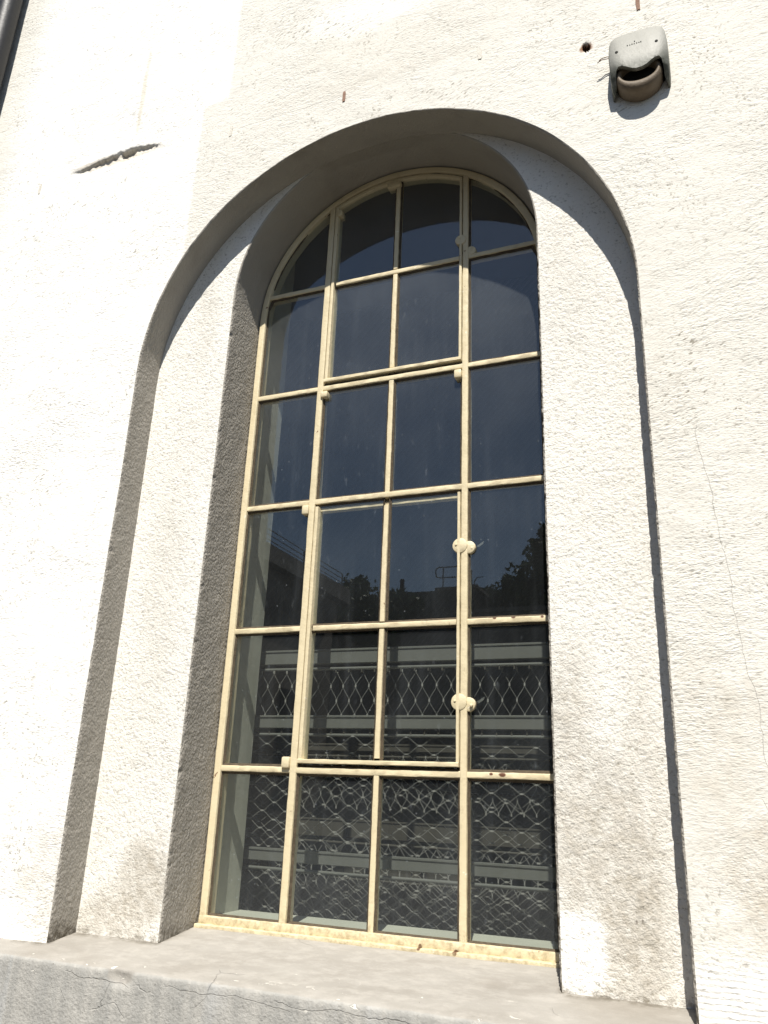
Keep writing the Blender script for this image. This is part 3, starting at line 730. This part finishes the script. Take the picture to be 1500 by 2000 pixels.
for YR, zs, lab in ((.98, ((.118, .150), (-.25, -.175)), 'dim grey stair guard with cable nets, a metre behind the panes'), (1.55, ((-.02, .03), (-.45, -.38)), 'farthest stair guard, deep in the dark room')):
    g = empty('stair_guard', (0, YR, GROUND_Z)); gi = Matrix.Translation((0, -YR, -GROUND_Z)); tag(g, lab, 'stair guard')
    ps = []
    for z0, z1 in zs: ps.append(beam(z0, z1, YR, g, -2.2, 2.0, 'brown')); ps.append(tube(z0-.022, YR+.01, .006, g, -2.2, 2.0, 'brown'))
    (a0, a1), (b0, b1) = zs
    up = YR < 1.2
    pw, ph = (.0535, .112) if up else (.105, .0615)
    for u, v in ((b1, a0-.02), (-1.1, b0-.02)): ps.append(tag(link('cable_net', net(-2.2, 2.0, u, v, pw, ph, YR+.012, .0014), 'wire', g, False), None, kind='stuff'))
    for x in (-2.18, 1.98): ps.append(MB().box(x-.02, x+.02, YR+.03, YR+.07, GROUND_Z+.02, zs[0][1], .003).build('post', 'steel', g))
    for p in ps: p.matrix_parent_inverse = gi

# ------------------------------------------------------------------ alarm siren on the wall
siren = empty('alarm_siren', (.998, YW, 2.16)); si = Matrix.Translation((-.998, -YW, -2.16))
tag(siren, 'weathered grey alarm siren box with a brown gong below its wavy cover', 'siren')
def skid(o): o.parent = siren; o.matrix_parent_inverse = si; return o
SXC = .998
top = [(-.092, 2.20), (-.0935, 2.29), (-.090, 2.330), (-.083, 2.350), (-.068, 2.3615), (-.03, 2.3655), (.03, 2.3655), (.068, 2.3615), (.083, 2.350), (.090, 2.330), (.0935, 2.29), (.092, 2.20)]
bot = [(.089, 2.165), (.084, 2.160), (.080, 2.172), (.0785, 2.195), (.075, 2.216), (.067, 2.2265), (.055, 2.226), (.042, 2.219), (.025, 2.206), (.010, 2.2000), (-.010, 2.2000), (-.025, 2.206), (-.042, 2.219), (-.055, 2.226), (-.067, 2.2265), (-.075, 2.216), (-.0785, 2.195), (-.080, 2.172), (-.084, 2.160), (-.089, 2.165)]
bm = bmesh.new()
outl = top+bot; nt_ = len(top); ns = len(outl)
def back(x, z):                       # the side tabs sweep back towards the wall
    return max(0, (2.2225-z))/.0625*.050 if abs(x) > .07 else 0
def ring(d, sc): return [bm.verts.new((SXC+x*sc, YW-max(d-back(x, z), .012), 2.27+(z-2.27)*sc)) for x, z in outl]
r0 = ring(.076, .955); r1 = ring(.073, .985); r2 = ring(.064, 1.0); r3 = [bm.verts.new((SXC+x*1.03, YW-.001, 2.27+(z-2.27)*1.03)) for x, z in outl]
q = ns-6
bmesh.ops.triangulate(bm, faces=[bm.faces.new([r0[i] for i in list(range(1, 11))+list(range(17, q+1))])])
for f in ((10, 11, 16, 17), (11, 12, 15, 16), (12, 13, 14, 15), (1, 0, ns-5, q), (0, ns-1, ns-4, ns-5), (ns-1, ns-2, ns-3, ns-4)): bm.faces.new([r0[i] for i in f])
for i in range(ns):
    j = (i+1) % ns
    bm.faces.new((r0[i], r1[i], r1[j], r0[j])); bm.faces.new((r1[i], r2[i], r2[j], r1[j]))
    if i < nt_-1 or i in (nt_-1, ns-1, nt_, ns-2): bm.faces.new((r2[i], r3[i], r3[j], r2[j]))
bmesh.ops.recalc_face_normals(bm, faces=bm.faces)
me = bpy.data.meshes.new('cover'); bm.to_mesh(me); bm.free()
cov = skid(link('cover', me, 'siren')); me.set_sharp_from_angle(angle=math.radians(55))
sm = cov.modifiers.new('shell', 'SOLIDIFY'); sm.thickness = .003; sm.offset = -1
bk = [(SXC+x*.93, 2.27+(z-2.27)*.93) for x, z in top]+[(SXC+.06, 2.175), (SXC-.06, 2.175)]
skid(MB().prism(bk, YW-.010, YW+.004).build('back_plate', 'dark'))
gz = 2.206
gb = MB(); rings = []
for rx, rz, d in ((.052, .030, .040), (.055, .033, .052), (.059, .038, .0575), (.063, .047, .0595), (.067, .057, .058), (.071, .066, .052), (.074, .072, .042), (.075, .0745, .028), (.075, .075, .004)):
    rings.append([gb.bm.verts.new((SXC-.003+rx*math.cos(2*math.pi*k/48), YW-d, gz+rz*math.sin(2*math.pi*k/48))) for k in range(48)])
for q, w in zip(rings, rings[1:]):
    for k in range(48): gb.bm.faces.new((q[k], q[(k+1) % 48], w[(k+1) % 48], w[k]))
skid(gb.build('gong', 'gong', None, True, 60))
skid(MB().lathe([(0, YW-.036), (.9, YW-.036), (1, YW-.0415), (1, YW-.03), (0, YW-.03)], SXC-.003, gz, 32, .0535, .0315).build('gong_throat_shade', 'dark'))  # near-black closing disc; shade inside the gong is put into its colour
for dx in (-.066, .0605):
    skid(MB().lathe([(0, YW-.0772), (.0045, YW-.0772), (.0052, YW-.0765), (.0052, YW-.07)], SXC+dx, 2.2925, 16).build('screw', 'dark', None, True, 40))
m = MB()
for i, dx in enumerate((-.024, -.016, -.009, -.002, .006, .013, .019)):
    m.box(SXC-.006+dx-.0018, SXC-.006+dx+.0016, YW-.0768, YW-.075, 2.306, 2.306+(.004, .0028, .0042, .003, .0036, .003, .0045)[i])
m.box(SXC-.008, SXC-.005, YW-.0768, YW-.075, 2.315, 2.320)
tag(skid(m.build('embossed_mark', 'dark')), 'tiny worn embossed lettering')
for k, (dz, l) in enumerate(((0, .040), (.006, .034))):
    skid(MB().tube([(.912, YW-.030, 2.325+dz), (.895, YW-.032, 2.325+dz*1.5), (.88, YW-.036, 2.322+dz), (.905-l, YW-.034, 2.316+dz*1.2)], .0016, 6).build('wire_end', 'copper', None, True))

# ------------------------------------------------------------------ downpipe and conduit at the left end of the wall
dp = empty('downpipe', (-2.125, -.40, GROUND_Z)); di = Matrix.Translation((2.125, .40, -GROUND_Z))
tag(dp, 'black rainwater downpipe running up the white wall', 'downpipe')
ps = [MB().tube([(-2.125, -.40, GROUND_Z), (-2.125, -.40, 5.8)], .055, 24).build('pipe', 'black', dp, True, 40)]
for z in (-.9, 1.4, 4.6):
    ps.append(MB().tube([(-2.125, -.40, z-.02), (-2.125, -.40, z+.02)], .062, 24).build('bracket', 'black', dp, True, 40))
    ps.append(MB().box(-2.15, -2.10, -.345, -.30, z-.015, z+.015).build('bracket_foot', 'black', dp))
for p in ps: p.matrix_parent_inverse = di
cd = MB().tube([(-2.16, -.347, -.56), (-2.16, -.347, 5.8)], .03, 16).build('conduit', 'black', None, True, 40)
tag(cd, 'thin black conduit tight against the wall beside the downpipe', 'conduit')

# ------------------------------------------------------------------ across the yard (seen mirrored in the panes)
def opp_part(b, o, loc): o.parent = b; o.matrix_parent_inverse = Matrix.Translation(loc).inverted(); return o
def facade_windows(b, loc, pts, w, h, axis):
    for (a, c, z) in pts:
        if axis == 'y': box = MB().box(a-w/2, a+w/2, c-.02, c+.03, z, z+h); sill = MB().box(a-w/2-.08, a+w/2+.08, c-.02, c+.10, z-.08, z)
        else: box = MB().box(a-.02, a+.03, c-w/2, c+w/2, z, z+h); sill = MB().box(a-.02, a+.10, c-w/2-.08, c+w/2+.08, z-.08, z)
        o = opp_part(b, box.build('window_pane', 'farglass'), loc); opp_part(b, sill.build('window_sill', 'concrete'), loc)
loc = (-13, -8, GROUND_Z)
b = empty('wing_building', loc); tag(b, 'flat-roofed stucco wing with an eaves band and roof mesh rail, mirrored in the panes', 'building')
opp_part(b, MB().box(-18, -7.7, -15.6, -3.0, GROUND_Z, 4.55).build('wall', 'ochre'), loc)
opp_part(b, MB().box(-18.2, -7.45, -15.8, -2.8, 4.552, 4.93).build('eaves_band', 'concrete'), loc)
for i in range(7): opp_part(b, MB().tube([(-7.55, -15.5+i*2.0, 4.93), (-7.55, -15.5+i*2.0, 5.28)], .02, 6).build('rail_post', 'railing'), loc)
for z in (5.05, 5.16, 5.28): opp_part(b, MB().tube([(-7.55, -15.5, z), (-7.55, -3.2, z)], .012, 6).build('rail', 'railing'), loc)
facade_windows(b, loc, [(-7.7, -13.8, .2), (-7.7, -11, .2), (-7.7, -8.2, .2), (-7.7, -5.2, .2)], 1.1, 1.9, 'x')
loc = (-8, -23, GROUND_Z)
b = empty('yard_building', loc); tag(b, 'low flat-roofed concrete building across the yard with roof handrail and chimney pipe', 'building')
opp_part(b, MB().box(-14, -5.2, -27, -20, GROUND_Z, 5.86).build('wall', 'concrete'), loc)
opp_part(b, MB().box(-6.32, -5.1, -26, -19.95, 5.862, 5.95).build('roof_curb', 'concrete'), loc)
opp_part(b, MB().tube([(-7.62, -20.6, 5.86), (-7.62, -20.6, 6.45)], .07, 10).build('chimney_pipe', 'black'), loc)
def rail(pts, r=.022): opp_part(b, MB().tube(pts, r, 6).build('handrail', 'railing'), loc)
rail([(-5.3, -20, 6.575), (-6.2, -20, 6.585), (-6.30, -20, 6.55), (-6.32, -20, 6.45), (-6.30, -20, 6.30), (-6.2, -20, 6.26), (-5.3, -20, 6.25)])
for x in (-6.08, -5.5): rail([(x, -20, 5.9), (x, -20, 6.58)], .02)
rail([(-5.5, -19.9, 6.44), (-5.32, -19.9, 6.44), (-5.26, -19.9, 6.38), (-5.24, -19.9, 5.2)]); rail([(-5.38, -19.9, 6.44), (-5.38, -19.9, 5.2)])
rail([(-5.5, -19.9, 5.6), (-5.24, -19.9, 5.6)], .016)
rail([(-4.9, -19.9, 6.15), (-5.1, -19.9, 6.13), (-5.18, -19.9, 6.0), (-5.12, -19.9, 5.86), (-4.9, -19.9, 5.8)], .018)
facade_windows(b, loc, [(-12.6, -20, .4), (-10.4, -20, .4), (-8.2, -20, .4), (-6.2, -20, .4)], 1.2, 1.8, 'y')
loc = (0, -20.3, GROUND_Z)
b = empty('yard_wall', loc); tag(b, 'tall concrete boundary wall joining the low building, trees behind it', 'wall')
opp_part(b, MB().box(-5.19, 14, -20.5, -20.1, GROUND_Z, 5.1).build('wall', 'concrete'), loc); opp_part(b, MB().box(-5.19, 14, -20.6, -20.0, 5.102, 5.22).build('coping', 'concrete'), loc)

def tree(name, label, x, y, zt, crown, seed, leaf=.14, nleaf=5200):
    rnd = np.random.RandomState(seed)
    t = empty(name, (x, y, GROUND_Z)); ti = Matrix.Translation((-x, -y, -GROUND_Z))
    tag(t, label, 'tree', 'trees across the yard')
    cz = sum(c[2]*c[3] for c in crown)/sum(c[3] for c in crown)
    m = MB(); m.tube([(x, y, GROUND_Z-.1), (x+.08, y, (GROUND_Z+cz)/2), (x, y+.05, cz)], [.20, .15, .07], 9)
    for cx, cy, czz, r in crown: m.tube([(x+.04, y, (GROUND_Z+cz)/2+.3), ((x+cx)/2, (y+cy)/2, czz-.5*r), (cx, cy, czz)], [.09, .06, .02], 6)
    o = m.build('trunk', 'bark', t, True); o.matrix_parent_inverse = ti
    cl = []
    for cx, cy, czz, r in crown:
        k = max(6, int(26*r))
        d = rnd.normal(size=(k, 3)); d /= np.linalg.norm(d, axis=1)[:, None]
        cl.append(np.c_[np.array([cx, cy, czz])+d*(rnd.uniform(.25, 1.0, k)**.6*r)[:, None]*[1, 1, .95], np.full(k, r*.30)*rnd.uniform(.6, 1.3, k)])
    cl = np.concatenate(cl); n = nleaf
    pick = rnd.randint(0, len(cl), n); ctr = cl[pick, :3]+rnd.normal(size=(n, 3))*cl[pick, 3:]*.62
    u = rnd.normal(size=(n, 3)); u /= np.linalg.norm(u, axis=1)[:, None]; w = np.cross(u, rnd.normal(size=(n, 3))); w /= np.linalg.norm(w, axis=1)[:, None]
    s = leaf*rnd.uniform(.6, 1.3, n)[:, None]
    V = np.stack([ctr-u*s, ctr-w*s*.45, ctr+u*s, ctr+w*s*.45], 1).reshape(-1, 3)
    o = link('crown', np_mesh('crown', V, np.arange(4*n).reshape(-1, 4)), 'leaf', t, False); o.matrix_parent_inverse = ti
tree('tree', 'tall dark leafy tree rising above the boundary wall', -2.7, -22, 8.3, [(-2.9, -22, 7.3, .95), (-2.2, -22, 6.6, 1.5), (-3.6, -22, 6.2, 1.0), (-3.2, -22, 7.7, .5), (-1.2, -22, 7.6, 1.3)], 3, nleaf=9000)
tree('tree', 'low bushy tree beside the roof handrail, left of the tallest tree', -4.9, -22.2, 6.5, [(-4.9, -22.2, 5.7, .75), (-4.3, -22, 5.9, .7), (-5.2, -22, 6.1, .35), (-4.6, -22, 6.35, .35)], 4, .10)
tree('tree', 'round-topped tree standing in front of the low concrete building', -8.9, -19.1, 6.2, [(-8.9, -19.1, 5.2, .75), (-8.75, -19.1, 5.85, .35), (-8.2, -19.1, 4.9, .8), (-9.5, -19.1, 4.8, .6)], 5, .10, 7000)
tree('tree', 'small spiky tree at the end of the stucco wing', -9.75, -19.3, 6.0, [(-9.75, -19.3, 5.6, .3), (-9.7, -19.3, 5.0, .5), (-9.9, -19.3, 4.4, .7)], 6, .09, 3500)
tree('tree', 'bushy tree in front of the chimney pipe', -7.4, -19.2, 5.8, [(-7.4, -19.2, 5.15, .6), (-7.0, -19.2, 5.3, .45), (-7.7, -19.2, 4.7, .7)], 8, .10, 5000)
